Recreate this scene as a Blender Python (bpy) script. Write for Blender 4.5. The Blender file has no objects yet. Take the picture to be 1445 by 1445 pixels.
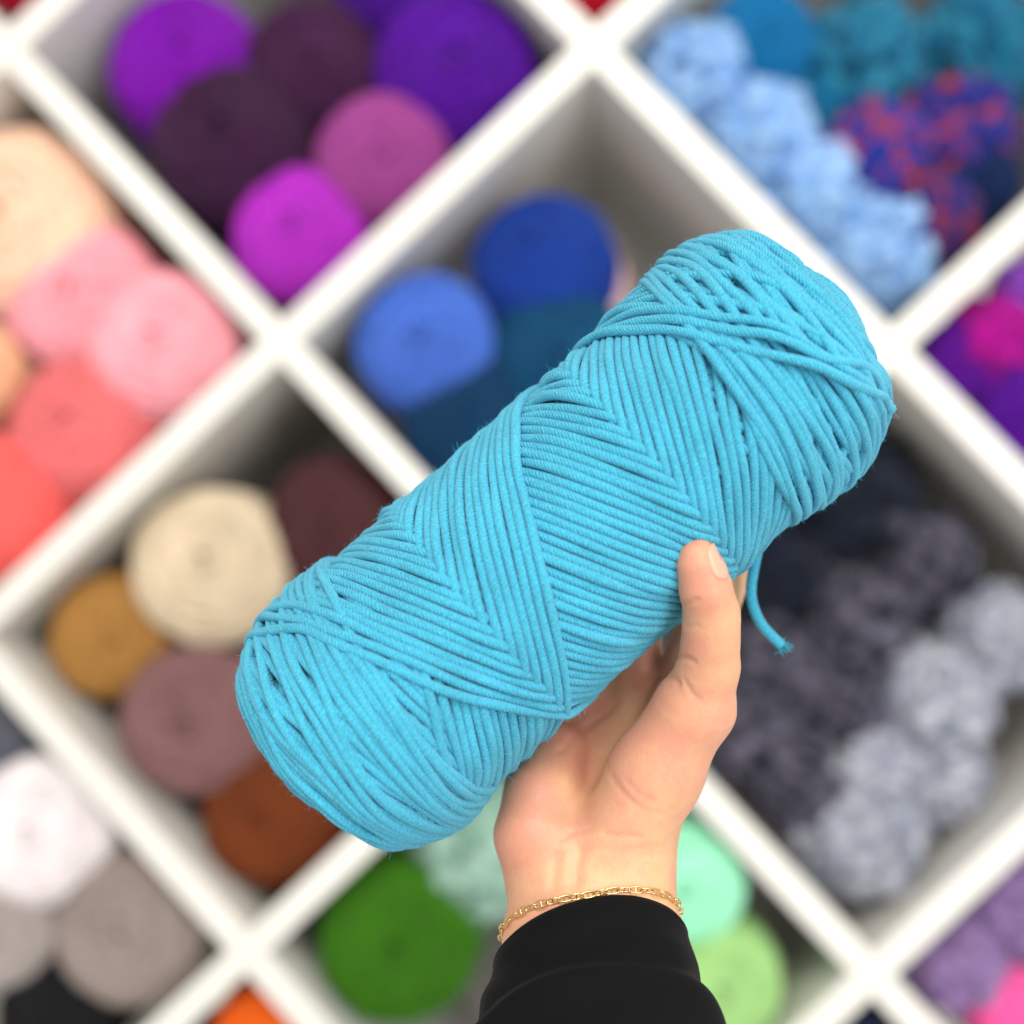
import bpy, math, random
import numpy as np
from mathutils import Matrix, Vector

# ------------------------------------------------------------------ camera
FOV = math.radians(40.0)
PX = 1445.0
FPX = PX / 2 / math.tan(FOV / 2)
PITCH_X, PITCH_Z, NODE_Z = 0.36, 0.36831, 1.105
BOARD = 0.0245

def rotvec(w):
    w = np.radians(np.array(w, float)); th = np.linalg.norm(w); k = w / th
    K = np.array([[0, -k[2], k[1]], [k[2], 0, -k[0]], [-k[1], k[0], 0]])
    return np.eye(3) + math.sin(th) * K + (1 - math.cos(th)) * K @ K

RC = rotvec((-3.433, -3.349, -1.781))
TC = np.array([-0.1983, 0.14645, -1.2032])
H = math.sqrt(.5)
Q2W = np.array([[H, -H, 0], [0, 0, -1], [H, H, 0]])          # the shelf stands upright, the camera is rolled
CAM_P = Q2W @ (-RC.T @ TC) + np.array([0, 0, NODE_Z])
CAM_R = Q2W @ RC.T                                            # columns: right, up, back
CAM_M = Matrix(np.vstack([np.hstack([CAM_R, CAM_P[:, None]]), [0, 0, 0, 1]]).tolist())

scene = bpy.context.scene
cam = bpy.data.cameras.new('camera')
cam_o = bpy.data.objects.new('camera', cam)
scene.collection.objects.link(cam_o)
cam_o.matrix_world = CAM_M
cam.sensor_width = 36.0
cam.lens = 18.0 / math.tan(FOV / 2)
cam.clip_start, cam.clip_end = 0.02, 50
cam.dof.use_dof = True
D1 = 0.4963                                                   # camera to the axis of the held skein
cam.dof.focus_distance = D1 - 0.022
cam.dof.aperture_fstop = 3.5
scene.camera = cam_o
scene.render.resolution_x = scene.render.resolution_y = 1024

# ------------------------------------------------------------------ light
world = bpy.data.worlds.new('World'); scene.world = world; world.use_nodes = True
bg = world.node_tree.nodes['Background']
bg.inputs[0].default_value = (1.0, 0.97, 0.93, 1); bg.inputs[1].default_value = 0.80

def area(name, loc, target, size, power, col):
    l = bpy.data.lights.new(name, 'AREA'); l.shape = 'RECTANGLE'; l.size, l.size_y = size
    l.energy = power; l.color = col
    o = bpy.data.objects.new(name, l); scene.collection.objects.link(o)
    o.location = loc
    d = Vector(target) - Vector(loc)
    o.rotation_euler = d.to_track_quat('-Z', 'Y').to_euler()
    return o
area('ceiling_lamp', (-1.0, -3.5, 2.6), (0.3, 0, 1.2), (2.0, 1.2), 94, (1.0, 0.95, 0.86))
area('ceiling_lamp', (1.6, -3.3, 2.6), (0.3, 0, 1.2), (2.0, 1.2), 55, (0.97, 0.99, 1.0))

vs = scene.view_settings
vs.view_transform = 'Standard'; vs.look = 'None'; vs.exposure = 0.0; vs.gamma = 1.0
vs.use_curve_mapping = False

# ------------------------------------------------------------------ helpers
COL = scene.collection
S = D1 / FPX                                                  # metres per photo pixel at the skein axis

def lin(c):
    r = []
    for v in c[:3]:
        v = v / 255.0
        r.append(v / 12.92 if v <= .04045 else ((v + .055) / 1.055) ** 2.4)
    return (r[0], r[1], r[2], 1.0)

def campt(x, y, z=0.0):
    """point in the camera's frame from photo pixel and depth offset (px units towards the camera)"""
    d = D1 - z * S
    return np.array([(x - PX / 2) / FPX * d, -(y - PX / 2) / FPX * d, -d])

def camw(p):
    return CAM_R @ np.asarray(p) + CAM_P

def shelfpt(x, y, depth):
    """world point where the ray through a photo pixel meets the plane y = depth"""
    r = CAM_R @ np.array([(x - PX / 2) / FPX, -(y - PX / 2) / FPX, -1.0])
    t = (depth - CAM_P[1]) / r[1]
    return CAM_P + r * t, t

def mesh_from(name, verts, faces, uv=None, smooth=True):
    me = bpy.data.meshes.new(name)
    verts = np.asarray(verts, np.float32); faces = np.asarray(faces, np.int32)
    n = faces.shape[1]
    me.vertices.add(len(verts)); me.vertices.foreach_set('co', verts.ravel())
    me.loops.add(faces.size); me.loops.foreach_set('vertex_index', faces.ravel())
    me.polygons.add(len(faces))
    me.polygons.foreach_set('loop_start', np.arange(0, faces.size, n, dtype=np.int32))
    me.update(calc_edges=True)
    if smooth:
        me.polygons.foreach_set('use_smooth', np.ones(len(faces), bool))
    if uv is not None:
        l = me.uv_layers.new(name='UVMap')
        l.data.foreach_set('uv', np.asarray(uv, np.float32).ravel())
    me.validate()
    return me

def link(name, data, parent=None, mat=None, **props):
    o = bpy.data.objects.new(name, data); COL.objects.link(o)
    if parent is not None: o.parent = parent
    if mat is not None:
        if len(data.materials) == 0: data.materials.append(mat)
        else:
            o.material_slots[0].link = 'OBJECT'; o.material_slots[0].material = mat
    for k, v in props.items(): o[k] = v
    return o

def tubes(paths, radii, sides=8, normals=None, pitch=None, cap=True):
    """one mesh from many tubes; paths: list of (n,3); radii: list of scalar or (n,)"""
    V, F, UV = [], [], []; base = 0
    ang = np.arange(sides) / sides * 2 * np.pi
    for k, P in enumerate(paths):
        n = len(P); r = np.broadcast_to(np.asarray(radii[k], float), (n,))
        T = np.gradient(P, axis=0); L = np.linalg.norm(T, axis=1, keepdims=True); T = T / np.maximum(L, 1e-12)
        if normals is not None:
            N = normals[k]
        else:
            N = np.zeros_like(P); ref = np.array([.3, .5, .8]); ref -= ref @ T[0] * T[0]; ref /= np.linalg.norm(ref)
            for i in range(n):
                ref = ref - (ref @ T[i]) * T[i]; ref /= np.linalg.norm(ref); N[i] = ref
        N = N - (N * T).sum(1, keepdims=True) * T; N /= np.maximum(np.linalg.norm(N, axis=1, keepdims=True), 1e-9)
        B = np.cross(T, N)
        ring = P[:, None] + r[:, None, None] * (np.cos(ang)[None, :, None] * N[:, None] + np.sin(ang)[None, :, None] * B[:, None])
        V.append(ring.reshape(-1, 3))
        i = np.arange(n - 1)[:, None]; j = np.arange(sides)[None]; j2 = (j + 1) % sides
        f = np.stack([base + i * sides + j, base + i * sides + j2, base + (i + 1) * sides + j2, base + (i + 1) * sides + j], -1).reshape(-1, 4)
        F.append(f)
        s = np.concatenate([[0], np.cumsum(np.linalg.norm(np.diff(P, axis=0), axis=1))]) / (pitch or 1.0) + k * 13.7
        u0 = np.broadcast_to(s[:-1, None], (n - 1, sides)); u1 = np.broadcast_to(s[1:, None], (n - 1, sides))
        v0 = np.broadcast_to(j / sides, (n - 1, sides)); v1 = v0 + 1.0 / sides
        UV.append(np.stack([np.stack([u0, v0], -1), np.stack([u0, v1], -1), np.stack([u1, v1], -1), np.stack([u1, v0], -1)], 2).reshape(-1, 2))
        base += n * sides
        if cap:
            for e, idx in ((0, 0), (1, n - 1)):
                c = P[idx]; V.append(np.array([c + T[idx] * (r[idx] * .6 if e else -r[idx] * .6)])); o = base; base += 1
                rb = o - n * sides - e + idx * sides if False else None
                st = (base - 1 - e - n * sides) + idx * sides
                jj = np.arange(sides); a = st + jj; b = st + (jj + 1) % sides
                F.append(np.stack([a, b, np.full(sides, o), np.full(sides, o)], -1) if e else np.stack([b, a, np.full(sides, o), np.full(sides, o)], -1))
                UV.append(np.zeros((sides * 4, 2)))
    return np.concatenate(V), np.concatenate(F), np.concatenate(UV)

def tube_mesh(name, paths, radii, **kw):
    v, f, uv = tubes(paths, radii, cap=False, **kw)
    return mesh_from(name, v, f, uv)

# ------------------------------------------------------------------ materials
def newmat(name):
    m = bpy.data.materials.new(name); m.use_nodes = True
    nt = m.node_tree; b = nt.nodes['Principled BSDF']
    return m, nt, b

def node(nt, t, **kw):
    n = nt.nodes.new(t)
    for k, v in kw.items(): setattr(n, k, v)
    return n

def yarn_mat(name, rgb, plies=4.0, bump=0.5, var=0.12, dist=0.0006, sheen=0.25, second=None, mix_scale=9.0, coarse=14.0, fibre=1500, fleck=0.0, split=.5):
    """wool: ply twist from the strand's own length/around coordinates, fibre noise, slight shade variation"""
    m, nt, b = newmat(name); L = nt.links.new
    c = lin(rgb)
    uv = node(nt, 'ShaderNodeUVMap'); uv.uv_map = 'UVMap'
    sep = node(nt, 'ShaderNodeSeparateXYZ'); L(uv.outputs[0], sep.inputs[0])
    mu = node(nt, 'ShaderNodeMath', operation='MULTIPLY'); L(sep.outputs[1], mu.inputs[0]); mu.inputs[1].default_value = plies
    tc = node(nt, 'ShaderNodeTexCoord')
    wn = node(nt, 'ShaderNodeTexNoise'); wn.inputs['Scale'].default_value = fibre * .25; L(tc.outputs['Object'], wn.inputs['Vector'])
    wm_ = node(nt, 'ShaderNodeMath', operation='MULTIPLY_ADD'); L(wn.outputs[0], wm_.inputs[0]); wm_.inputs[1].default_value = 1.3; L(sep.outputs[0], wm_.inputs[2])
    ad = node(nt, 'ShaderNodeMath', operation='ADD'); L(mu.outputs[0], ad.inputs[0]); L(wm_.outputs[0], ad.inputs[1])
    pi = node(nt, 'ShaderNodeMath', operation='MULTIPLY'); L(ad.outputs[0], pi.inputs[0]); pi.inputs[1].default_value = 2 * math.pi
    sn = node(nt, 'ShaderNodeMath', operation='SINE'); L(pi.outputs[0], sn.inputs[0])
    no = node(nt, 'ShaderNodeTexNoise'); no.inputs['Scale'].default_value = fibre; no.inputs['Detail'].default_value = 3
    L(tc.outputs['Object'], no.inputs['Vector'])
    n2 = node(nt, 'ShaderNodeMath', operation='MULTIPLY_ADD'); L(no.outputs[0], n2.inputs[0]); n2.inputs[1].default_value = 1.6; L(sn.outputs[0], n2.inputs[2])
    bm = node(nt, 'ShaderNodeBump'); bm.inputs['Strength'].default_value = bump; bm.inputs['Distance'].default_value = dist
    L(n2.outputs[0], bm.inputs['Height']); L(bm.outputs[0], b.inputs['Normal'])
    big = node(nt, 'ShaderNodeTexNoise'); big.inputs['Scale'].default_value = coarse; big.inputs['Detail'].default_value = 4
    L(tc.outputs['Object'], big.inputs['Vector'])
    mr = node(nt, 'ShaderNodeMapRange'); L(big.outputs[0], mr.inputs[0])
    mr.inputs[1].default_value = .3; mr.inputs[2].default_value = .7; mr.inputs[3].default_value = 1 - var; mr.inputs[4].default_value = 1 + var
    mx = node(nt, 'ShaderNodeMix', data_type='RGBA', blend_type='MULTIPLY'); mx.inputs[0].default_value = 1
    if second is None:
        mx.inputs[6].default_value = c
    else:
        sg = node(nt, 'ShaderNodeTexNoise'); sg.inputs['Scale'].default_value = mix_scale; sg.inputs['Detail'].default_value = 1
        sv3 = node(nt, 'ShaderNodeCombineXYZ'); L(sep.outputs[0], sv3.inputs[0]); L(sv3.outputs[0], sg.inputs['Vector'])
        cr = node(nt, 'ShaderNodeValToRGB'); L(sg.outputs[0], cr.inputs[0])
        cr.color_ramp.elements[0].position = split - .05; cr.color_ramp.elements[0].color = c
        cr.color_ramp.elements[1].position = split + .05; cr.color_ramp.elements[1].color = lin(second)
        L(cr.outputs[0], mx.inputs[6])
    if fleck:
        fn = node(nt, 'ShaderNodeTexNoise'); fn.inputs['Scale'].default_value = fibre * .8; fn.inputs['Detail'].default_value = 4
        L(tc.outputs['Object'], fn.inputs['Vector'])
        fr = node(nt, 'ShaderNodeMapRange'); L(fn.outputs[0], fr.inputs[0])
        fr.inputs[1].default_value = .3; fr.inputs[2].default_value = .7; fr.inputs[3].default_value = 1 - fleck; fr.inputs[4].default_value = 1 + fleck
        fm = node(nt, 'ShaderNodeMath', operation='MULTIPLY'); L(fr.outputs[0], fm.inputs[0]); L(mr.outputs[0], fm.inputs[1])
        mr = fm
    L(mr.outputs[0], mx.inputs[7]); L(mx.outputs[2], b.inputs['Base Color'])
    b.inputs['Roughness'].default_value = .92
    b.inputs['Specular IOR Level'].default_value = .15
    b.inputs['Sheen Weight'].default_value = sheen; b.inputs['Sheen Roughness'].default_value = .5
    b.inputs['Sheen Tint'].default_value = tuple(.5 + .5 * v for v in c[:3]) + (1,)
    return m

def board_mat():
    m, nt, b = newmat('white_lacquer'); L = nt.links.new
    tc = node(nt, 'ShaderNodeTexCoord')
    no = node(nt, 'ShaderNodeTexNoise'); no.inputs['Scale'].default_value = 3.5; no.inputs['Detail'].default_value = 5
    L(tc.outputs['Object'], no.inputs['Vector'])
    cr = node(nt, 'ShaderNodeValToRGB'); L(no.outputs[0], cr.inputs[0])
    cr.color_ramp.elements[0].color = (.74, .725, .67, 1); cr.color_ramp.elements[1].color = (.80, .785, .735, 1)
    L(cr.outputs[0], b.inputs['Base Color'])
    b.inputs['Roughness'].default_value = .42
    f = node(nt, 'ShaderNodeTexNoise'); f.inputs['Scale'].default_value = 120
    L(tc.outputs['Object'], f.inputs['Vector'])
    bp = node(nt, 'ShaderNodeBump'); bp.inputs['Strength'].default_value = .06; bp.inputs['Distance'].default_value = .001
    L(f.outputs[0], bp.inputs['Height']); L(bp.outputs[0], b.inputs['Normal'])
    return m

def plain_mat(name, rgb, rough=.8, metal=0.0, bump_scale=None, bump=.1, dist=.001, spec=.4):
    m, nt, b = newmat(name); L = nt.links.new
    tc = node(nt, 'ShaderNodeTexCoord')
    no = node(nt, 'ShaderNodeTexNoise'); no.inputs['Scale'].default_value = bump_scale or 40; no.inputs['Detail'].default_value = 4
    L(tc.outputs['Object'], no.inputs['Vector'])
    c = lin(rgb)
    cr = node(nt, 'ShaderNodeValToRGB'); L(no.outputs[0], cr.inputs[0])
    cr.color_ramp.elements[0].color = tuple(v * .88 for v in c[:3]) + (1,)
    cr.color_ramp.elements[1].color = tuple(min(1, v * 1.1) for v in c[:3]) + (1,)
    L(cr.outputs[0], b.inputs['Base Color'])
    b.inputs['Roughness'].default_value = rough; b.inputs['Metallic'].default_value = metal
    b.inputs['Specular IOR Level'].default_value = spec
    if bump_scale:
        bp = node(nt, 'ShaderNodeBump'); bp.inputs['Strength'].default_value = bump; bp.inputs['Distance'].default_value = dist
        L(no.outputs[0], bp.inputs['Height']); L(bp.outputs[0], b.inputs['Normal'])
    return m

M_BOARD = board_mat()

# ------------------------------------------------------------------ the shelf
X0, X1, Z0, Z1 = -2, 3, -3, 2
DEPTH = 0.385

def bevel_box(name, lo, hi, bev=0.0012):
    import bmesh
    bm = bmesh.new(); bmesh.ops.create_cube(bm, size=1)
    lo = np.array(lo); hi = np.array(hi); c = (lo + hi) / 2; d = hi - lo
    for v in bm.verts: v.co = Vector((v.co.x * d[0], v.co.y * d[1], v.co.z * d[2]))
    bmesh.ops.bevel(bm, geom=bm.edges[:], offset=bev, segments=2, affect='EDGES')
    me = bpy.data.meshes.new(name); bm.to_mesh(me); bm.free()
    return me, c

shelf = link('cube_shelf', None, label='white lacquered cube shelf whose square cubbies are full of yarn', category='shelf')
shelf.location = (PITCH_X * .5, 0, 0)
# uprights run through; shelf boards butt between them
for i in range(X0, X1 + 1):
    x = i * PITCH_X
    t = BOARD / 2
    me, c = bevel_box('upright', (x - t, 0, NODE_Z + Z0 * PITCH_Z - t), (x + t, DEPTH, NODE_Z + Z1 * PITCH_Z + t))
    o = link('upright', me, shelf, M_BOARD); o.location = c - np.array(shelf.location)
for k in range(Z0, Z1 + 1):
    z = NODE_Z + k * PITCH_Z
    for i in range(X0, X1):
        t = BOARD / 2
        me, c = bevel_box('shelf_board', (i * PITCH_X + t, 0.0006, z - t), ((i + 1) * PITCH_X - t, DEPTH, z + t))
        o = link('shelf_board', me, shelf, M_BOARD); o.location = c - np.array(shelf.location)
wm = plain_mat('wall_paint', (236, 234, 230), .9, bump_scale=60, bump=.05)
me, c = bevel_box('wall', (-2.2, DEPTH + .004, 0), (2.6, DEPTH + .06, 2.9))
w = link('wall', me, None, wm, kind='structure'); w.location = c

# ------------------------------------------------------------------ winding a skein, strand laid over strand
def skein_profile(R, Lc, cap, hole, bulge=0.0):
    """half meridian by arc length: from the middle along the side, round the end, in to the hole"""
    z1 = np.linspace(0, Lc, 60); r1 = R + bulge * (z1 / Lc) ** 3
    t = np.linspace(0, 1, 80)[1:] * (math.pi / 2)
    z2 = Lc + cap * np.sin(t); r2 = (R + bulge) * np.cos(t) ** .85
    keep = r2 > hole
    z = np.concatenate([z1, z2[keep]]); r = np.concatenate([r1, r2[keep]])
    # funnel into the hole
    q = np.linspace(0, 1, 10)[1:]
    z = np.concatenate([z, z[-1] - q ** 1.3 * cap * .9]); r = np.concatenate([r, hole * (1 - .5 * q)])
    s = np.concatenate([[0], np.cumsum(np.hypot(np.diff(z), np.diff(r)))])
    return s, z, r

def wind(seed, R, Lc, cap, hole, bulge, d, S0, knee, reach, cycles, delta, step, end_phase, end_noise, mid_noise, corr=0.0, kick=.5, wraps=3, keep_=.8, mixk=.5, thick=None, late=.52, squeeze=.88, turns=3):
    """returns centre-line paths and surface normals, in the order they were wound"""
    rng = np.random.default_rng(seed); thick = thick or 2.4 * d
    s_, z_, r_ = skein_profile(R, Lc, cap, hole, bulge)
    smax = s_[-1]; slim = s_[-10]
    sf = np.linspace(-smax, smax, 1600)
    zf = np.sign(sf) * np.interp(abs(sf), s_, z_); rf = np.interp(abs(sf), s_, r_)
    tz = np.gradient(zf, sf); tr = np.gradient(rf, sf); ln = np.hypot(tz, tr)
    nz, nr = -tr / ln, tz / ln
    for a in (nz, nr):
        k = np.hanning(41); k /= k.sum(); a[:] = np.convolve(np.pad(a, 20, 'edge'), k, 'valid')
    ns = int(2 * smax / (d / 5)); nphi = int(2 * np.pi * R / (d / 5))
    Hm = np.zeros((ns, nphi), np.float32)
    rad = d / 2; paths, norms, wp, wn, raw = [], [], [], [], []
    offs = np.linspace(-.62, .62, 7) * rad; prof = np.sqrt(rad ** 2 - offs ** 2)
    soffs = np.linspace(-.98, .98, 11) * rad; sprof = np.sqrt(rad ** 2 - soffs ** 2)
    half = cycles * 2
    # slow random walk of the turn-round reach plus a kick at every turn
    walk = np.zeros(half + 2); v = 0
    for i in range(half + 2):
        v = keep_ * v + rng.normal(0, 1) * kick; walk[i] = v
    kicks = rng.uniform(0, 1, half + 2)
    nk = 64
    jobs = [('wrap', e, l) for l in range(wraps) for e in (-1, 1)]
    for h in range(half):
        jobs.append(('cross', h, 0))
        if h in (int(half * .5), int(half * .8), int(half * .9), int(half * .962)): jobs += [('wrap', -1, wraps + h), ('wrap', 1, wraps + h + 1)]
    for kind_, h, lay in jobs:
        if kind_ == 'wrap':
            a0, a1 = (knee * 1.15 if lay < wraps else late * slim), slim
            if lay % 2: a0, a1 = a1, a0
            nt_ = abs(a1 - a0) / (d * (1.12 if lay < wraps else .86)); npts = int(nt_ * 2 * np.pi * R * .8 / step)
            u_ = np.linspace(0, 1, npts); phi = u_ * nt_ * 2 * np.pi + np.pi - (nt_ * 2 * np.pi if lay % 2 else 0)
            wob = np.sin(phi * (1 + .012 * (lay % 4 + 1)) + lay * 2.1) + .22 * np.sin(2.02 * phi + lay)
            nk_ = int(nt_ * 14); gk = np.hanning(npts // nk_ * 2 + 3); gk /= gk.sum()
            gn = np.convolve(np.interp(u_, np.linspace(0, 1, nk_), rng.normal(0, 1, nk_)), gk, 'same') * d * (.25 if lay < wraps else .45)
            s = h * (a0 + (a1 - a0) * u_ + gn + wob * d * (2.0 if lay < wraps else 2.3) * np.clip((slim - (a0 + (a1 - a0) * u_)) / (d * 4), 0, 1))
        else:
          npts = int(turns * np.pi * R / step)
          t = np.linspace(0, .5, npts)                           # half a cycle: end to end
          tri = (1 - 4 * t) * (1 if h % 2 == 0 else -1)
          age = (half - h) / half
          x = tri * S0; ax = abs(x)
          ends = np.where(tri > 0, 0, 1) if h % 2 == 0 else np.where(tri < 0, 0, 1)
          w0, w1 = walk[h], walk[h + 1]
          lo, hi = reach(age)
          sg = lambda q, k_: lo + (hi - lo) * min(1, max(0, (1 - mixk) / (1 + math.exp(-1.6 * q)) + mixk * k_))
          Sk = np.where(ends == 0, sg(w0, kicks[h]), sg(w1, kicks[h + 1]))
          y = np.clip((ax - knee) / (S0 - knee), 0, 1)
          m = (S0 - knee) / (Sk - knee)
          hy = m * (y ** 3 - 2 * y ** 2 + y) + (-2 * y ** 3 + 3 * y ** 2)
          s = np.sign(x) * np.where(ax > knee, knee + (Sk - knee) * hy, ax)
          # angle counted back from the last strand wound
          cyc = (h * .5 + t) - cycles
          phi = end_phase + cyc * (turns * 2 * np.pi + delta)
          g = np.interp(np.linspace(0, 1, npts), np.linspace(0, 1, nk), rng.normal(0, 1, nk))
          g2 = np.interp(np.linspace(0, 1, npts), np.linspace(0, 1, nk), rng.normal(0, 1, nk))
          kk = np.hanning(npts // 12 | 1); kk /= kk.sum(); g = np.convolve(g, kk, 'same'); g2 = np.convolve(g2, kk, 'same')
          ew = np.clip((ax - knee * .8) / (S0 - knee * .8), 0, 1)
          taper = np.minimum(1, np.minimum(np.arange(npts), npts - 1 - np.arange(npts)) / 12.0)
          s = s + taper * (g * (end_noise * ew + mid_noise))
          phi = phi + taper * (g2 * (end_noise * 1.2 * ew + mid_noise) / R)
          # neighbours wander together: a slow field over the surface
          q_ = h * .043
          fld = (np.sin(2 * phi + 1.3 * q_ + .4) + .8 * np.sin(3 * phi - 2.1 * q_ + 2.0 + 3 * np.sign(s)) + .6 * np.sin(5 * phi + 2.9 * q_ + 1.1) + .5 * np.sin(9 * phi - 4.3 * q_)) / 1.9
          s = s + fld * corr * ew
        s = np.clip(s, -slim, slim)
        rr = np.interp(s, sf, rf)
        ds = np.gradient(s); dp = np.gradient(phi) * rr; q = np.hypot(ds, dp); ds, dp = ds / q, dp / q
        def cells(o):
            si = s[:, None] - dp[:, None] * o[None]; pi_ = phi[:, None] + ds[:, None] * o[None] / np.maximum(rr[:, None], 1e-4)
            a = np.clip(((si + smax) / (2 * smax) * ns).astype(int), 0, ns - 1)
            b = (np.mod(pi_, 2 * np.pi) / (2 * np.pi) * nphi).astype(int) % nphi
            return a, b
        a, b = cells(offs)
        c = (Hm[a, b] + prof[None] - .0).max(1)
        # a taut strand bridges hollows
        ker = np.hanning(13); ker /= ker.sum()
        for _ in range(3):
            c = np.maximum(c, np.convolve(np.pad(c, 6, 'edge'), ker, 'valid'))
        k2 = np.hanning(13); k2 /= k2.sum()
        c = np.convolve(np.pad(c, 6, 'edge'), k2, 'valid')
        a, b = cells(soffs)
        np.maximum.at(Hm, (a, b), (c[:, None] - .25 * rad + sprof[None]).astype(np.float32))
        raw.append((kind_, s, phi, c))
    # soft yarn packs down: squeeze the pile to an even outer thickness, keeping the order of the strands
    gs = np.exp(-.5 * (np.fft.fftfreq(ns) * ns / (11.0)) ** 2); gp = np.exp(-.5 * (np.fft.fftfreq(nphi) * nphi / (11.0)) ** 2)
    K = np.outer(gs, gp); K /= K.sum()
    Hs = np.fft.irfft2(np.fft.rfft2(Hm) * np.fft.rfft2(K), s=Hm.shape) + .25 * d
    for kind_, s, phi, c in raw:
        a = np.clip(((s + smax) / (2 * smax) * ns).astype(int), 0, ns - 1); b = (np.mod(phi, 2 * np.pi) / (2 * np.pi) * nphi).astype(int) % nphi
        hs = Hs[a, b]; fct = np.clip((1 - squeeze) + squeeze * thick / hs, .1, 1.25)
        kf = np.hanning(11); kf /= kf.sum(); fct = np.convolve(np.pad(fct, 5, 'edge'), kf, 'valid')
        hh = c * fct
        zz = np.interp(s, sf, zf) + hh * np.interp(s, sf, nz)
        rho = np.interp(s, sf, rf) + hh * np.interp(s, sf, nr)
        P = np.stack([zz, rho * np.sin(phi), rho * np.cos(phi)], 1)
        N = np.stack([np.interp(s, sf, nz), np.interp(s, sf, nr) * np.sin(phi), np.interp(s, sf, nr) * np.cos(phi)], 1)
        (wp if kind_ == 'wrap' else paths).append(P); (wn if kind_ == 'wrap' else norms).append(N)
    # join the half cycles so strands run on without breaks
    PP = np.concatenate([p[:-1] for p in paths] + [paths[-1][-1:]]); NN = np.concatenate([p[:-1] for p in norms] + [norms[-1][-1:]])
    return [PP] + wp, [NN] + wn, (s_, z_, r_)

def lathe(prof, seg, off=0.0):
    s_, z_, r_ = prof
    z = np.concatenate([-z_[::-1], z_[1:]]); r = np.maximum(np.concatenate([r_[::-1], r_[1:]]) + off, 1e-4)
    a = np.arange(seg) / seg * 2 * np.pi
    V = np.stack([np.repeat(z[:, None], seg, 1), r[:, None] * np.sin(a), r[:, None] * np.cos(a)], -1).reshape(-1, 3)
    n = len(z); i = np.arange(n - 1)[:, None]; j = np.arange(seg)[None]; j2 = (j + 1) % seg
    F = np.stack([i * seg + j, (i + 1) * seg + j, (i + 1) * seg + j2, i * seg + j2], -1).reshape(-1, 4)
    return V, F

def join_parts(parts):
    V, F, U = [], [], []; b = 0
    for v, f, u in parts:
        V.append(v); F.append(f + b); b += len(v); U.append(u if u is not None else np.zeros((f.size, 2)))
    return np.concatenate(V), np.concatenate(F), np.concatenate(U)

# ---- the held skein (px units, then metres)
AX = np.array([0.755, -0.656]); AX /= np.linalg.norm(AX)      # axis in the photo (y down)
def build_held():
    d = 12.2
    PP, NN, prof = wind(seed=11, R=152.0, Lc=342.0, cap=126.0, hole=26.0, bulge=7.0, d=d, S0=455.0, knee=240.0,
                        reach=lambda age: (365, 450 + 60 * age), cycles=80, mixk=.06, corr=9.0, kick=.16, keep_=.96, delta=0.147, step=5.0,
                        end_phase=END_PHASE, end_noise=7.0, mid_noise=1.2)
    v, f, uv = tubes([p * S for p in PP], [d * .56 * S * (1 + .05 * np.convolve(np.random.default_rng(len(p)).normal(0, 2.2, len(p)), np.hanning(15) / 7, 'same')) for p in PP], sides=8, normals=NN, pitch=5.6 * S, cap=False)
    return PP, v, f, uv, prof
# at the front (phi = 0) the last falling strand crosses at s = -49 px
t_last = (1 - (-49.0) / 455.0) / 4
END_PHASE = -(t_last - 1.0) * (6 * math.pi + 0.147) * 1.0
PP, v, f, uv, prof = build_held()
M_CYAN = yarn_mat('cyan_wool', (70, 176, 207), plies=6.0, bump=.5, var=.09, dist=.0005, sheen=.35, coarse=45, fleck=.2)
sk = link('yarn_skein', None, label='thick turquoise blue yarn skein held in the hand', category='yarn skein')
cx = np.array([AX[0], -AX[1], 0]); cn = np.array([-AX[1], -AX[0], 0]); cz = np.array([0, 0, 1.0])
# local x = axis, local y = towards the lower right edge, local z = towards the camera
lr = np.stack([cx, np.array([0.656, -0.755, 0]) / np.hypot(.656, .755), cz], 1)
SKC = campt(796, 762, 0)
m4 = np.eye(4); m4[:3, :3] = CAM_R @ lr; m4[:3, 3] = camw(SKC)
SK_M = Matrix(m4.tolist())
sk.matrix_world = SK_M
link('wound_yarn', mesh_from('wound_yarn', v, f, uv), sk, M_CYAN)
cv, cf = lathe(prof, 64, 23)
link('inner_yarn', mesh_from('inner_yarn', cv * S, cf, np.zeros((cf.size, 2))), sk, M_CYAN)

def smooth_path(pts, n):
    pts = np.asarray(pts, float); k = len(pts); t = np.linspace(0, k - 1, n); out = []
    for q in t:
        i = min(int(q), k - 2); u = q - i
        p0 = pts[max(i - 1, 0)]; p1 = pts[i]; p2 = pts[i + 1]; p3 = pts[min(i + 2, k - 1)]
        out.append(.5 * ((2 * p1) + (p2 - p0) * u + (2 * p0 - 5 * p1 + 4 * p2 - p3) * u * u + (-p0 + 3 * p1 - 3 * p2 + p3) * u ** 3))
    return np.array(out)

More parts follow.
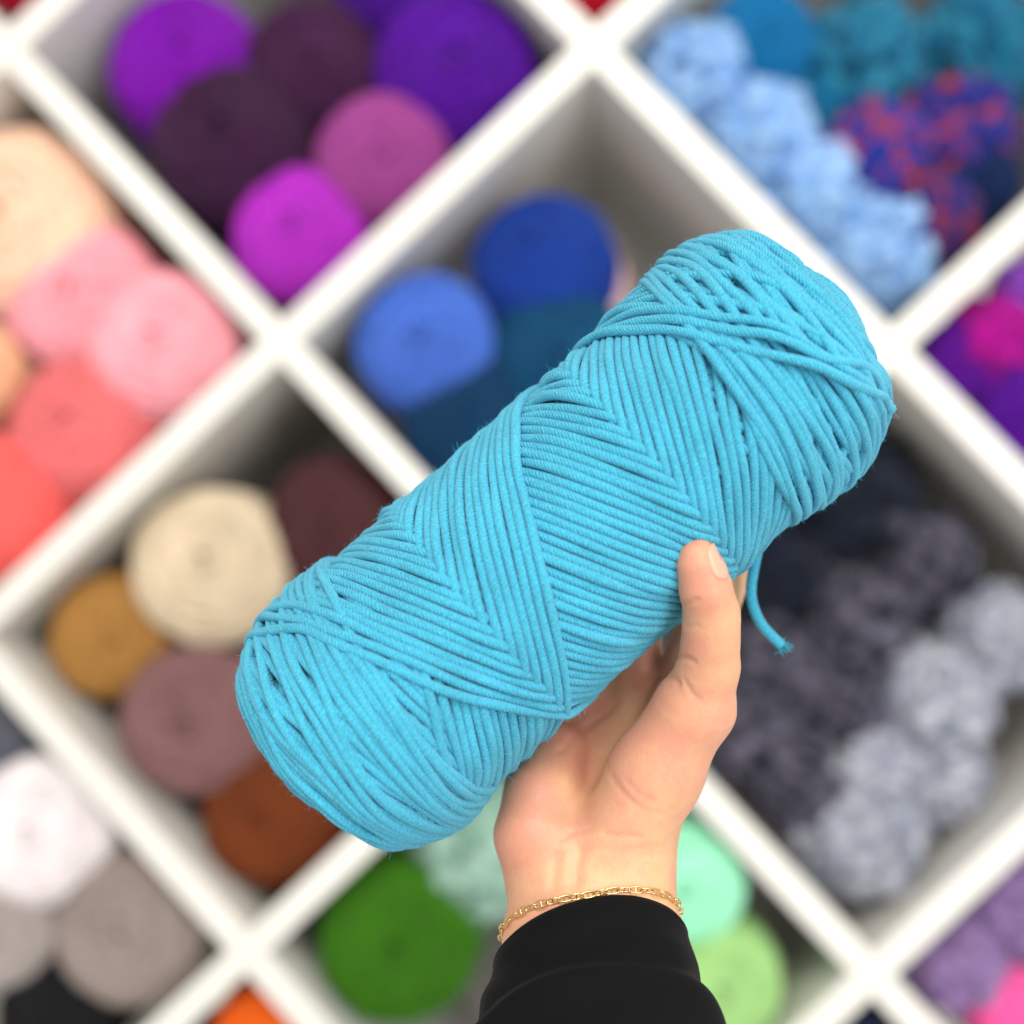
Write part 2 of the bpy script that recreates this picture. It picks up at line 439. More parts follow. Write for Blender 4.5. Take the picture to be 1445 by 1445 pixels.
SK_INV = np.linalg.inv(m4)
def to_skein(p):
    w = camw(p); return (SK_INV @ np.append(w, 1))[:3]
tail = smooth_path([to_skein(campt(*q)) for q in ((1128, 640, -95), (1100, 700, -110), (1076, 755, -105), (1064, 800, -95), (1060, 842, -90), (1074, 880, -85), (1104, 912, -78))], 90)
rr = np.full(90, 7.8 * S); rr[-5:] *= np.array([1, 1.02, 1.0, .9, .6])
tv, tf, tuv = tubes([tail], [rr], sides=10, pitch=5.6 * S, cap=True)
lo_e = link('loose_yarn_end', mesh_from('loose_yarn_end', tv, tf, tuv), sk, M_CYAN)
rf_ = np.random.default_rng(2); fp = []
e0 = tail[-4]; ed = tail[-1] - tail[-5]; ed /= np.linalg.norm(ed)
for _ in range(46):
    dv = ed + rf_.normal(0, .38, 3); dv /= np.linalg.norm(dv); st_ = e0 + rf_.normal(0, 2.6 * S, 3); ln_ = rf_.uniform(9, 22) * S
    fp.append(smooth_path([st_, st_ + dv * ln_ * .5 + rf_.normal(0, 1.2 * S, 3), st_ + dv * ln_ + rf_.normal(0, 3 * S, 3)], 7))
fv, ff, fu = tubes(fp, [np.linspace(1.1, .35, 7) * S] * len(fp), sides=4, cap=False)
link('frayed_tip', mesh_from('frayed_tip', fv, ff, fu), lo_e, M_CYAN, kind='stuff')

# fine fibres standing off the wool
def fuzz(n):
    g = np.random.default_rng(21); allp = np.concatenate(PP); rho_ = np.hypot(allp[:, 1], allp[:, 2])
    w_ = np.where(rho_ > 160, 1.0, np.where(abs(allp[:, 0]) > 380, .8, .0)); w_ /= w_.sum()
    k_ = g.choice(len(allp), n, p=w_); p = allp[k_]
    nr_ = p * np.array([np.nan, 1, 1]); nr_[:, 0] = np.clip((abs(p[:, 0]) - 340) / 190, 0, 1) * np.sign(p[:, 0]) * 170
    nr_ /= np.linalg.norm(nr_, axis=1, keepdims=True)
    d0 = nr_ * .55 + g.normal(0, .75, (n, 3)); d0 /= np.linalg.norm(d0, axis=1, keepdims=True)
    flip_ = (d0 * nr_).sum(1) < 0; d0[flip_] *= -1
    a_ = p + d0 * 5.2 + g.normal(0, .8, (n, 3)); ln_ = g.uniform(3.5, 9, (n, 1)); bend = g.normal(0, .5, (n, 3)) * ln_
    b_ = a_ + d0 * ln_ * .55 + bend * .3; c_ = a_ + d0 * ln_ * .8 + bend
    sd_ = np.cross(d0, g.normal(0, 1, (n, 3))); sd_ /= np.linalg.norm(sd_, axis=1, keepdims=True); sd_ *= .17
    V_s = np.stack([a_ - sd_, a_ + sd_, b_ - sd_, b_ + sd_, c_ - sd_ * .5, c_ + sd_ * .5], 1).reshape(-1, 3)
    o_ = np.arange(n)[:, None] * 6
    F_s = np.concatenate([o_ + np.array([[0, 1, 3, 2]]), o_ + np.array([[2, 3, 5, 4]])])
    return V_s * S, F_s
zv, zf_ = fuzz(90000)
M_FUZZ = yarn_mat('cyan_fibre', (86, 190, 220), bump=0.0, var=.05, sheen=.3)
link('fuzz', mesh_from('fuzz', zv, zf_, np.zeros((zf_.size, 2))), sk, M_FUZZ, kind='stuff')

# ------------------------------------------------------------------ yarn in the cubbies
def unit_skein(seed, hole):
    P, N, prof = wind(seed=seed, R=.84, Lc=1.25, cap=.42, hole=hole, bulge=.02, d=.08, S0=1.5, knee=.8,
                      reach=lambda age: (1.35, 2.15), cycles=34, delta=.25, step=.06, end_phase=0.0, end_noise=.05, mid_noise=.008, corr=.03)
    a = tubes(P, [.08 * .56] * len(P), sides=5, normals=N, pitch=.045, cap=False)
    cv, cf = lathe(prof, 32, .01)
    v, f, u = join_parts([a, (cv, cf, None)])
    # axis to +y, front end at y = 0
    v = np.stack([v[:, 1], v[:, 0], v[:, 2]], 1); v /= np.percentile(np.hypot(v[:, 0], v[:, 2]), 99.3); v[:, 1] -= v[:, 1].min()
    f = f[:, ::-1]; u = u.reshape(-1, 4, 2)[:, ::-1].reshape(-1, 2)
    return mesh_from('wound_yarn', v, f, u)

def unit_boucle(seed, n=36, thick=.135, lump_r=.10):
    rng = np.random.default_rng(seed); paths, rad = [], []
    for k in range(n):
        a = rng.normal(size=3); a /= np.linalg.norm(a); b = rng.normal(size=3); b -= a * (a @ b); b /= np.linalg.norm(b)
        t = np.linspace(0, 2 * np.pi * .9, 60); lump = rng.normal(0, 1, 30)
        g = np.interp(t, np.linspace(0, t[-1], 30), lump)
        R = (.80 + .06 * (k / n)) + lump_r * g
        w = np.interp(t, np.linspace(0, t[-1], 12), rng.normal(0, .12, 12))
        c = np.cross(a, b)
        p = (np.cos(t)[:, None] * a + np.sin(t)[:, None] * b + w[:, None] * c); p /= np.linalg.norm(p, axis=1, keepdims=True)
        paths.append(p * R[:, None]); rad.append(thick * (1 + .32 * np.interp(t, np.linspace(0, t[-1], 30), rng.normal(0, 1, 30))).clip(.4, 1.6))
    v, f, u = tubes(paths, rad, sides=7, pitch=.1, cap=False)
    a = np.arange(24) / 24 * 2 * np.pi; ph = np.linspace(.02, math.pi - .02, 14)
    cv = np.stack([(.78 * np.sin(ph)[:, None] * np.cos(a)), (.78 * np.sin(ph)[:, None] * np.sin(a)), np.repeat(.78 * np.cos(ph)[:, None], 24, 1)], -1).reshape(-1, 3)
    i = np.arange(13)[:, None]; j = np.arange(24)[None]; j2 = (j + 1) % 24
    cf = np.stack([i * 24 + j, (i + 1) * 24 + j, (i + 1) * 24 + j2, i * 24 + j2], -1).reshape(-1, 4)
    v, f, u = join_parts([(v, f, u), (cv, cf, None)])
    v = v / np.percentile(np.linalg.norm(v, axis=1), 97) * np.array([1, 1.35, 1]); v[:, 1] -= v[:, 1].min()
    return mesh_from('bobbly_yarn', v, f, u)

SKEINS = [unit_skein(s, h) for s, h in ((1, .11), (2, .17), (3, .14))]
BOUCLES = [unit_boucle(s) for s in (5, 6, 7)]
TANGLES = [unit_boucle(s, n=70, thick=.085, lump_r=.075) for s in (8, 9)]
for me in SKEINS + BOUCLES + TANGLES: me.materials.append(M_CYAN)

# cell, px, py, radius px, inset m, colour, yaw, pitch, label [, second colour]
P_, V_ = 'yarn_skein', 'yarn_ball'
ITEMS = [
 # purple cubby
 (P_, (-1, 0), 198, 24, 112, .03, (126, 0, 172), 0, 0, 'bright violet yarn skein in the purple cubby beside a pale inner wall'),
 (P_, (-1, 0), 266, 198, 130, .01, (58, 22, 58), 0, 0, 'large dark plum yarn skein beside the cubby of pink yarn'),
 (P_, (-1, 0), 420, 88, 106, .03, (64, 24, 64), 0, 0, 'dark plum yarn skein between violet and orchid skeins'),
 (P_, (-1, 0), 548, 212, 104, .01, (156, 66, 142), 0, 0, 'dusty orchid purple yarn skein with dark centre hole'),
 (P_, (-1, 0), 405, 342, 104, .01, (178, 42, 192), 0, 0, 'bright magenta purple yarn skein in the corner of the purple cubby'),
 (P_, (-1, 0), 672, 78, 128, .02, (82, 2, 150), 0, 0, 'large deep violet yarn skein next to the cubby of blue yarn'),
 (P_, (-1, 0), 540, -40, 84, .05, (66, 0, 130), 0, 0, 'deep violet yarn skein tucked behind dark plum yarn'),
 # red cubbies at the frame's edge
 (P_, (-1, 1), 838, -70, 105, .02, (190, 0, 44), 0, 0, 'crimson yarn skein in the cubby above the deep violet skein'),
 (P_, (-2, 0), -45, -45, 90, .02, (176, 0, 40), 0, 0, 'dark crimson yarn skein in the cubby beyond the bright violet skein'),
 # pink cubby
 (P_, (-1, -1), 2, 240, 140, .005, (253, 212, 184), 0, 0, 'pale peach yarn skein at the corner of the pink cubby'),
 (P_, (-1, -1), 88, 385, 126, .02, (255, 172, 184), 0, 0, 'light pink yarn skein between peach and salmon skeins'),
 (P_, (-1, -1), 240, 472, 116, .005, (255, 176, 188), 0, 0, 'light pink yarn skein with swirled end in the pink cubby corner'),
 (P_, (-1, -1), 98, 606, 120, .01, (236, 122, 124), 0, 0, 'salmon rose yarn skein above the coral skein'),
 (P_, (-1, -1), 16, 735, 108, .005, (255, 112, 108), 0, 0, 'bright coral yarn skein beside the cubby of brown yarn'),
 (P_, (-1, -1), -62, 515, 72, .02, (246, 190, 150), 0, 0, 'peach yarn skein beside light pink and salmon skeins'),
 # blue cubby
 (P_, (0, 0), 722, 324, 106, .03, (16, 58, 150), 14, -3, 'royal blue yarn skein wearing a pale paper label'),
 (P_, (0, 0), 582, 470, 102, .01, (72, 112, 206), 0, 0, 'periwinkle blue yarn skein at the corner of the blue cubby'),
 (P_, (0, 0), 776, 482, 108, .02, (0, 70, 110), 0, 0, 'dark teal blue yarn skein under the royal blue skein'),
 (P_, (0, 0), 612, 612, 104, .02, (0, 54, 92), 0, 0, 'dark navy teal yarn skein below the periwinkle skein'),
 (P_, (0, 0), 800, 690, 100, .04, (8, 40, 80), 0, 0, 'navy yarn skein behind the held turquoise skein'),
 # teal cubby
 (V_, (0, 1), 955, 85, 78, .01, (124, 168, 224), 0, 0, 'pale blue bobbly yarn ball touching the cubby corner and teal yarn', (158, 196, 238)),
 (V_, (0, 1), 1052, 190, 80, .01, (126, 170, 225), 0, 0, 'pale blue bobbly yarn ball below a bright teal ball', (158, 196, 238)),
 (V_, (0, 1), 1148, 285, 80, .01, (128, 172, 226), 0, 0, 'pale blue bobbly yarn ball beside the red and blue yarn', (158, 196, 238)),
 (V_, (0, 1), 1252, 372, 84, .01, (126, 170, 224), 0, 0, 'pale blue bobbly yarn ball at the end of its row by a board', (158, 196, 238)),
 (P_, (0, 1), 1066, 48, 88, .03, (0, 108, 164), 0, 0, 'bright teal blue yarn skein beside pale blue bobbly yarn'),
 (P_, (0, 1), 1128, 145, 70, .05, (0, 96, 138), 0, 0, 'teal yarn skein squeezed between pale blue and flecked yarn'),
 (V_, (0, 1), 1235, 60, 100, .04, (14, 100, 138), 0, 0, 'flecked teal yarn ball above the red and blue yarn', (40, 128, 160)),
 (V_, (0, 1), 1405, 40, 92, .05, (10, 96, 132), 0, 0, 'flecked teal yarn ball away from the pale blue row', (34, 120, 150)),
 (V_, (0, 1), 1262, 200, 92, .015, (178, 58, 40), 0, 0, 'large red and blue variegated bobbly yarn ball', (18, 50, 150)),
 (V_, (0, 1), 1375, 172, 88, .03, (168, 56, 50), 0, 0, 'red and blue variegated yarn ball under flecked teal yarn', (16, 46, 140)),
 (V_, (0, 1), 1338, 296, 66, .02, (150, 46, 44), 0, 0, 'small red and blue variegated yarn ball by the pale blue row', (14, 40, 120)),
 (P_, (0, 1), 1420, 275, 66, .05, (10, 36, 84), 0, 0, 'dark navy yarn skein beside the red and blue balls'),
 # magenta cubby
 (V_, (1, 1), 1406, 480, 76, .015, (176, 0, 146), 0, 0, 'hot magenta yarn ball among dark purple yarn', (170, 0, 140)),
 (V_, (1, 1), 1452, 380, 66, .02, (158, 84, 206), 0, 0, 'lilac yarn ball above the hot magenta ball', (140, 70, 195)),
 (P_, (1, 1), 1352, 525, 62, .03, (88, 0, 140), 0, 0, 'dark purple yarn skein at the corner of the magenta cubby'),
 (P_, (1, 1), 1436, 610, 80, .02, (84, 0, 146), 0, 0, 'dark purple yarn skein under the hot magenta ball'),
 # grey cubby
 (V_, (1, 0), 1215, 690, 92, .06, (16, 24, 40), 0, 0, 'near black navy yarn ball behind the held skein', (22, 32, 50)),
 (V_, (1, 0), 1115, 830, 92, .06, (14, 20, 36), 0, 0, 'near black yarn ball behind the loose turquoise yarn end', (20, 28, 46)),
 (V_, (1, 0), 1310, 790, 84, .04, (98, 95, 112), 0, 0, 'charcoal grey bobbly yarn ball near a bare cubby wall', (26, 28, 40)),
 (V_, (1, 0), 1225, 880, 82, .04, (98, 95, 112), 0, 0, 'charcoal grey bobbly yarn ball amid other charcoal balls', (26, 28, 40)),
 (V_, (1, 0), 1095, 960, 82, .03, (98, 95, 112), 0, 0, 'charcoal grey bobbly yarn ball beside the thumb', (26, 28, 40)),
 (V_, (1, 0), 1215, 1015, 76, .03, (98, 95, 112), 0, 0, 'charcoal grey bobbly yarn ball above light grey balls', (26, 28, 40)),
 (V_, (1, 0), 1055, 1075, 76, .02, (98, 95, 112), 0, 0, 'charcoal grey bobbly yarn ball beside the palm', (26, 28, 40)),
 (V_, (1, 0), 1135, 1105, 66, .02, (98, 95, 112), 0, 0, 'charcoal grey bobbly yarn ball below the others by a board', (26, 28, 40)),
 (V_, (1, 0), 1425, 905, 76, .03, (184, 186, 198), 0, 0, 'light grey bobbly yarn ball highest of its row', (138, 144, 160)),
 (V_, (1, 0), 1345, 1010, 86, .02, (184, 186, 198), 0, 0, 'light grey bobbly yarn ball with charcoal balls on two sides', (138, 144, 160)),
 (V_, (1, 0), 1240, 1105, 76, .015, (184, 186, 198), 0, 0, 'light grey bobbly yarn ball in the middle of its row', (138, 144, 160)),
 (V_, (1, 0), 1185, 1205, 90, .01, (184, 186, 198), 0, 0, 'light grey bobbly yarn ball in the cubby corner by the mint skein', (138, 144, 160)),
 (V_, (1, 0), 1345, 1105, 66, .04, (184, 186, 198), 0, 0, 'light grey bobbly yarn ball tucked against the bare side wall', (138, 144, 160)),
 # lavender cubby
 (V_, (2, 0), 1345, 1372, 72, .01, (152, 126, 172), 0, 0, 'dusty lavender bobbly yarn ball in the cubby corner', (132, 106, 156)),
 (V_, (2, 0), 1430, 1300, 76, .02, (146, 120, 168), 0, 0, 'dusty lavender bobbly yarn ball above the pink one', (126, 100, 150)),
 (P_, (2, 0), 1452, 1450, 68, .01, (246, 96, 170), 0, 0, 'bubblegum pink yarn skein beside lavender yarn'),
 (P_, (2, -1), 1235, 1500, 70, .01, (20, 32, 62), 0, 0, 'dark navy yarn skein in the cubby below the lavender yarn'),
 # green cubby
 (P_, (1, -1), 542, 1312, 116, .005, (54, 112, 4), 0, 0, 'grass green yarn skein below the held turquoise skein'),
 (V_, (1, -1), 655, 1215, 94, .02, (164, 198, 182), 0, 0, 'pale sage bobbly yarn ball beside the wrist', (130, 170, 152)),
 (P_, (1, -1), 985, 1238, 92, .005, (168, 246, 208), 0, 0, 'mint green yarn skein beside the bracelet'),
 (P_, (1, -1), 1020, 1408, 88, .005, (168, 214, 138), 0, 0, 'pale apple green yarn skein below the mint skein'),
 (P_, (1, -1), 800, 1200, 100, .05, (40, 80, 60), 0, 0, 'dark green yarn skein behind the wrist'),
 (P_, (1, -1), 830, 1430, 90, .06, (26, 40, 30), 0, 0, 'blackish green yarn skein behind the sleeve'),
 # brown cubby
 (P_, (0, -1), 284, 795, 116, .01, (222, 204, 176), 0, 0, 'cream beige yarn skein beside the golden tan skein'),
 (P_, (0, -1), 138, 900, 90, .03, (176, 128, 66), 0, 0, 'golden tan yarn skein below the cream beige skein'),
 (P_, (0, -1), 246, 1040, 114, .01, (138, 100, 100), 0, 0, 'mauve brown yarn skein with swirled end'),
 (P_, (0, -1), 370, 1180, 98, .02, (116, 54, 18), 0, 0, 'rust brown yarn skein below the mauve brown skein'),
 (P_, (0, -1), 468, 738, 102, .03, (78, 42, 46), 0, 0, 'dark maroon brown yarn skein beside the cream beige skein'),
 (P_, (0, -1), 520, 960, 100, .05, (60, 52, 56), 0, 0, 'dark brown grey yarn skein behind the held turquoise skein'),
 # white cubby
 (P_, (0, -2), 62, 1158, 112, .005, (248, 240, 242), 0, 0, 'white yarn skein above the taupe grey skein'),
 (P_, (0, -2), 186, 1318, 112, .005, (158, 144, 138), 0, 0, 'taupe grey yarn skein below the white skein'),
 (P_, (0, -2), -15, 1325, 80, .01, (176, 166, 162), 0, 0, 'pale grey yarn skein under the white skein'),
 (P_, (0, -2), 60, 1450, 90, .02, (16, 16, 20), 0, 0, 'black yarn skein under the taupe skein'),
 (P_, (0, -2), -40, 1030, 70, .03, (96, 98, 110), 0, 0, 'slate grey yarn skein above the white skein'),
 # orange cubby
 (P_, (1, -2), 372, 1470, 72, .01, (232, 100, 16), 0, 0, 'bright orange yarn skein below the white board corner'),
 (P_, (1, -2), 300, 1500, 50, .04, (52, 24, 40), 0, 0, 'dark plum yarn skein beside the orange skein'),
]
random.seed(4)
rngi = np.random.default_rng(8)
place = []
for it in ITEMS:
    p, t = shelfpt(it[2], it[3], it[5])
    place.append([p[0], p[2], it[4] * (1.07 if it[0] == P_ else 1.27) / FPX * t])
# settle inside the cubbies and off each other
cells = {}
for i, it in enumerate(ITEMS): cells.setdefault(it[1], []).append(i)
for (ix, iz), idx in cells.items():
    lo = np.array([ix * PITCH_X, NODE_Z + iz * PITCH_Z]) + BOARD / 2 + .001
    hi = np.array([(ix + 1) * PITCH_X, NODE_Z + (iz + 1) * PITCH_Z]) - BOARD / 2 - .001
    home = {i: list(place[i]) for i in idx}
    for _ in range(60):
        for a in range(len(idx)):
            for b in range(a + 1, len(idx)):
                A, B = place[idx[a]], place[idx[b]]
                dx = np.array([B[0] - A[0], B[1] - A[1]]); dd = np.linalg.norm(dx); need = (.86 if ITEMS[idx[a]][0] == P_ else .74) * (A[2] + B[2])
                if dd < need:
                    mv = dx / dd * (need - dd) * .25
                    A[0] -= mv[0]; A[1] -= mv[1]; B[0] += mv[0]; B[1] += mv[1]
                    A[2] *= .9992; B[2] *= .9992
        for i in idx:
            A = place[i]
            A[0] += .3 * (home[i][0] - A[0]); A[1] += .3 * (home[i][1] - A[1])
            A[0] = min(max(A[0], lo[0] + A[2]), hi[0] - A[2]); A[1] = min(max(A[1], lo[1] + A[2]), hi[1] - A[2])
label_m = plain_mat('label_paper', (226, 190, 190), .6)
for i, it in enumerate(ITEMS):
    kind, cell, px, py, r, inset, col, yaw, pit, lab = it[:10]
    x, z, R = place[i]
    root = link(kind, None, label=lab, category='yarn skein' if kind == P_ else 'yarn ball')
    root.location = (x, inset, z - R)
    me = SKEINS[i % 3] if kind == P_ else (TANGLES[i % 2] if 'variegated' in lab else BOUCLES[i % 3])
    mat = yarn_mat('wool_%d' % i, col, bump=.3, var=.10, dist=.05, sheen=.2, second=it[10] if len(it) > 10 else None,
                   mix_scale=.2 if 'variegated' in lab else .16, coarse=2.2, fibre=30, split=.45 if 'variegated' in lab else .5)
    o = link('wound_yarn' if kind == P_ else 'bobbly_yarn', me, root, mat)
    o.location = (0, 0, R); o.scale = (R, R, R)
    o.rotation_euler = (math.radians(pit + rngi.normal(0, 2)), rngi.uniform(0, 6.28), math.radians(-yaw + rngi.normal(0, 2)))
    if 'paper label' in lab:
        a = np.linspace(0, 2 * np.pi, 49)[:-1]; ring = []
        for (rr_, y_) in ((1.02, 1.1), (1.03, 1.1), (1.03, 2.2), (1.02, 2.2)):
            ring.append(np.stack([rr_ * np.sin(a), np.full(48, y_), rr_ * np.cos(a)], 1))
        V = np.concatenate(ring); ii = np.arange(4)[:, None]; jj = np.arange(48)[None]
        F = np.stack([ii * 48 + jj, ((ii + 1) % 4) * 48 + jj, ((ii + 1) % 4) * 48 + (jj + 1) % 48, ii * 48 + (jj + 1) % 48], -1).reshape(-1, 4)
        lb = link('paper_label', mesh_from('paper_label', V, F), root, label_m)
        lb.location = o.location; lb.scale = o.scale; lb.rotation_euler = o.rotation_euler

# ------------------------------------------------------------------ the hand: one continuous surface from a smooth distance field
VOX = 3.0 * S
def build_hand():
    # (x, y, z, r): photo pixels, depth towards the camera in the same unit, radius
    def C(x, y, z, r): return campt(x, y, z), r * (D1 - z * S) / D1 * S
    G = []                                                     # (blend, chain)
    def chain(k, *pts):
        q = [C(*p) for p in pts]
        for a, b in zip(q[:-1], q[1:]): G.append((k * S, a[0], b[0], a[1], b[1]))
    # forearm and wrist
    chain(30, (874, 1240, -2, 74), (884, 1330, 45, 74), (905, 1620, 210, 92))
    chain(30, (790, 1245, -8, 72), (786, 1330, 40, 70), (775, 1620, 200, 92))
    chain(30, (832, 1230, -6, 76), (832, 1340, 44, 80))
    # palm
    chain(34, (872, 1225, -8, 72), (930, 1090, -55, 50), (978, 940, -100, 40))
    chain(34, (845, 1220, -18, 68), (872, 1085, -118, 44), (892, 945, -150, 38))
    chain(34, (815, 1215, -22, 68), (826, 1095, -122, 44), (830, 980, -152, 37))
    chain(34, (778, 1205, -18, 66), (775, 1125, -88, 52), (770, 1018, -140, 37))
    chain(16, (756, 1178, -6, 60), (766, 1120, -40, 52), (786, 1060, -88, 42))
    # thumb mound and thumb
    chain(22, (878, 1180, 10, 66), (925, 1090, 18, 64), (976, 1002, 46, 55))
    chain(20, (984, 996, 52, 54), (1000, 940, 80, 40))
    chain(20, (1000, 940, 80, 40), (1003, 900, 102, 36.5), (1004, 866, 118, 35.5))
    chain(20, (1004, 866, 118, 35.5), (995, 828, 140, 33), (985, 794, 152, 25.5), (984, 782, 153, 21))
    # fingers round the back of the skein
    for pts in (((978, 935, -95, 40), (1034, 776, -180, 35), (1000, 682, -226, 31), (955, 615, -216, 26)),
                ((892, 942, -135, 38), (912, 785, -222, 36), (876, 686, -234, 32), (835, 620, -212, 27)),
                ((832, 976, -140, 37), (826, 818, -222, 35), (792, 722, -228, 31), (752, 655, -202, 26)),
                ((772, 1014, -130, 35), (742, 890, -214, 31), (716, 820, -217, 28), (684, 767, -200, 24))):
        chain(14, *pts)
    lo = np.min([np.minimum(g[1] - g[3], g[2] - g[4]) for g in G], 0) - 4 * VOX
    hi = np.max([np.maximum(g[1] + g[3], g[2] + g[4]) for g in G], 0) + 4 * VOX
    n = np.ceil((hi - lo) / VOX).astype(int) + 1
    F = np.full(n, 1.0, np.float32)
    ax = [lo[i] + np.arange(n[i]) * VOX for i in range(3)]
    def cone(p, a, b, ra, rb):
        ab = b - a; t = np.clip(((p - a) @ ab) / (ab @ ab), 0, 1)
        return np.linalg.norm(p - a - t[..., None] * ab, axis=-1) - (ra + t * (rb - ra))
    def box(a, b, ra, rb, m):
        l = np.minimum(a - ra, b - rb) - m; h = np.maximum(a + ra, b + rb) + m
        i0 = np.clip(((l - lo) / VOX).astype(int), 0, n - 1); i1 = np.clip(((h - lo) / VOX).astype(int) + 2, 1, n)
        sl = tuple(slice(i0[i], i1[i]) for i in range(3))
        p = np.stack(np.meshgrid(*[ax[i][sl[i]] for i in range(3)], indexing='ij'), -1)
        return sl, p
    for k, a, b, ra, rb in G:
        sl, p = box(a, b, ra, rb, k * 2.5)
        d = cone(p, a, b, ra, rb).astype(np.float32); f0 = F[sl]
        h = np.clip(.5 + .5 * (f0 - d) / k, 0, 1)
        F[sl] = np.where(f0 > .5, d, f0 * (1 - h) + d * h - k * h * (1 - h))
    # skin folds: thin valleys pressed into the surface
    def onto(px, py):
        for z in np.arange(230, -330, -1.0):
            q = np.rint((campt(px, py, z) - lo) / VOX).astype(int)
            if (q >= 0).all() and (q < n).all() and F[tuple(q)] < 0: return campt(px, py, z)
        return None
    folds = []
    def crease(depth, rad, *pts):
        q = [onto(*p) for p in smooth_path(pts, 16)]
        folds.append((depth, rad, [p for p in q if p is not None]))
    crease(2.2, 3.6, (958, 858), (968, 853), (978, 849), (986, 846))
    crease(.7, 3.2, (966, 886), (976, 884), (988, 883))
    crease(2.4, 3.6, (952, 930), (960, 929), (970, 930), (980, 934))
    crease(2.4, 3.8, (926, 955), (938, 955), (950, 959), (960, 966))
    crease(1.3, 4, (966, 960), (976, 978), (990, 992))
    crease(1.3, 4.5, (850, 1062), (860, 1092), (878, 1118), (905, 1140))
    crease(1.1, 4, (862, 1090), (880, 1120), (900, 1140), (936, 1150))
    crease(1.0, 4, (884, 1100), (900, 1120), (925, 1132))
    crease(1.3, 4.5, (768, 1206), (785, 1188), (805, 1176), (836, 1170))
    crease(1.5, 4, (852, 1176), (876, 1180), (902, 1180))
    crease(1.0, 4, (745, 1228), (790, 1208), (840, 1200), (900, 1208), (940, 1206))
    crease(2.4, 6, (790, 1062), (815, 1036), (845, 1012), (872, 990))
    crease(1.6, 9, (818, 1196), (814, 1222), (812, 1250))
    crease(1.2, 8, (786, 1204), (782, 1228), (780, 1256))
    crease(1.0, 4, (712, 1236), (735, 1222), (765, 1205))
    crease(.8, 3.5, (850, 1196), (890, 1200), (930, 1196))
    for depth, rad, q in folds:
        for a, b in zip(q[:-1], q[1:]):
            if np.linalg.norm(b - a) > 40 * S: continue
            sl, p = box(a, b, rad * S, rad * S, 6 * S)
            d = cone(p, a, b, 0, 0); F[sl] += (depth * S * np.exp(-(d / (rad * S)) ** 2)).astype(np.float32) * .5
    # naive surface nets
    ins = F < 0
    c = np.zeros(np.array(n) - 1, int); 
    for dx in (0, 1):
        for dy in (0, 1):
            for dz in (0, 1): c += ins[dx:n[0] - 1 + dx, dy:n[1] - 1 + dy, dz:n[2] - 1 + dz]
    act = (c > 0) & (c < 8); idx = -np.ones(act.shape, int); cells_ = np.argwhere(act); idx[act] = np.arange(len(cells_))
    acc = np.zeros((len(cells_), 3)); cnt = np.zeros(len(cells_))
    corners = [(i, j, k) for i in (0, 1) for j in (0, 1) for k in (0, 1)]
    for a in corners:
        for axi in range(3):
            if a[axi] == 0:
                b = list(a); b[axi] = 1
                fa = F[tuple((cells_ + a).T)]; fb = F[tuple((cells_ + b).T)]; x = (fa < 0) != (fb < 0)
                t = np.where(x, fa / np.where(x, fa - fb, 1), 0)
                pos = np.array(a, float)[None] + t[:, None] * (np.array(b) - np.array(a))[None]
                acc[x] += pos[x]; cnt[x] += 1
    V = lo + (cells_ + acc / np.maximum(cnt, 1)[:, None]) * VOX
    faces = []
    for axi in range(3):
        u, w = (axi + 1) % 3, (axi + 2) % 3
        sl0 = [slice(1, None)] * 3; 
        A = ins; B = np.roll(ins, -1, axi); e = np.argwhere(A != B)
        e = e[(e[:, axi] < n[axi] - 1) & (e[:, u] > 0) & (e[:, w] > 0) & (e[:, u] < n[u] - 1) & (e[:, w] < n[w] - 1)]
        flip = ins[tuple(e.T)]
        def at(du, dw):
            q = e.copy(); q[:, u] += du; q[:, w] += dw; return idx[tuple(q.T)]
        q = np.stack([at(-1, -1), at(0, -1), at(0, 0), at(-1, 0)], 1)
        q[~flip] = q[~flip][:, ::-1]; faces.append(q)
    Q = np.concatenate(faces); Q = Q[(Q >= 0).all(1)]
    # relax voxel stepping
    e = np.concatenate([Q[:, [0, 1]], Q[:, [1, 2]], Q[:, [2, 3]], Q[:, [3, 0]]])
    for lam in (.5, -.52) * 4:
        acc = np.zeros_like(V); cnt = np.zeros(len(V))
        np.add.at(acc, e[:, 0], V[e[:, 1]]); np.add.at(acc, e[:, 1], V[e[:, 0]])
        np.add.at(cnt, e[:, 0], 1); np.add.at(cnt, e[:, 1], 1)
        V = V + lam * (acc / np.maximum(cnt, 1)[:, None] - V)
    return V, Q

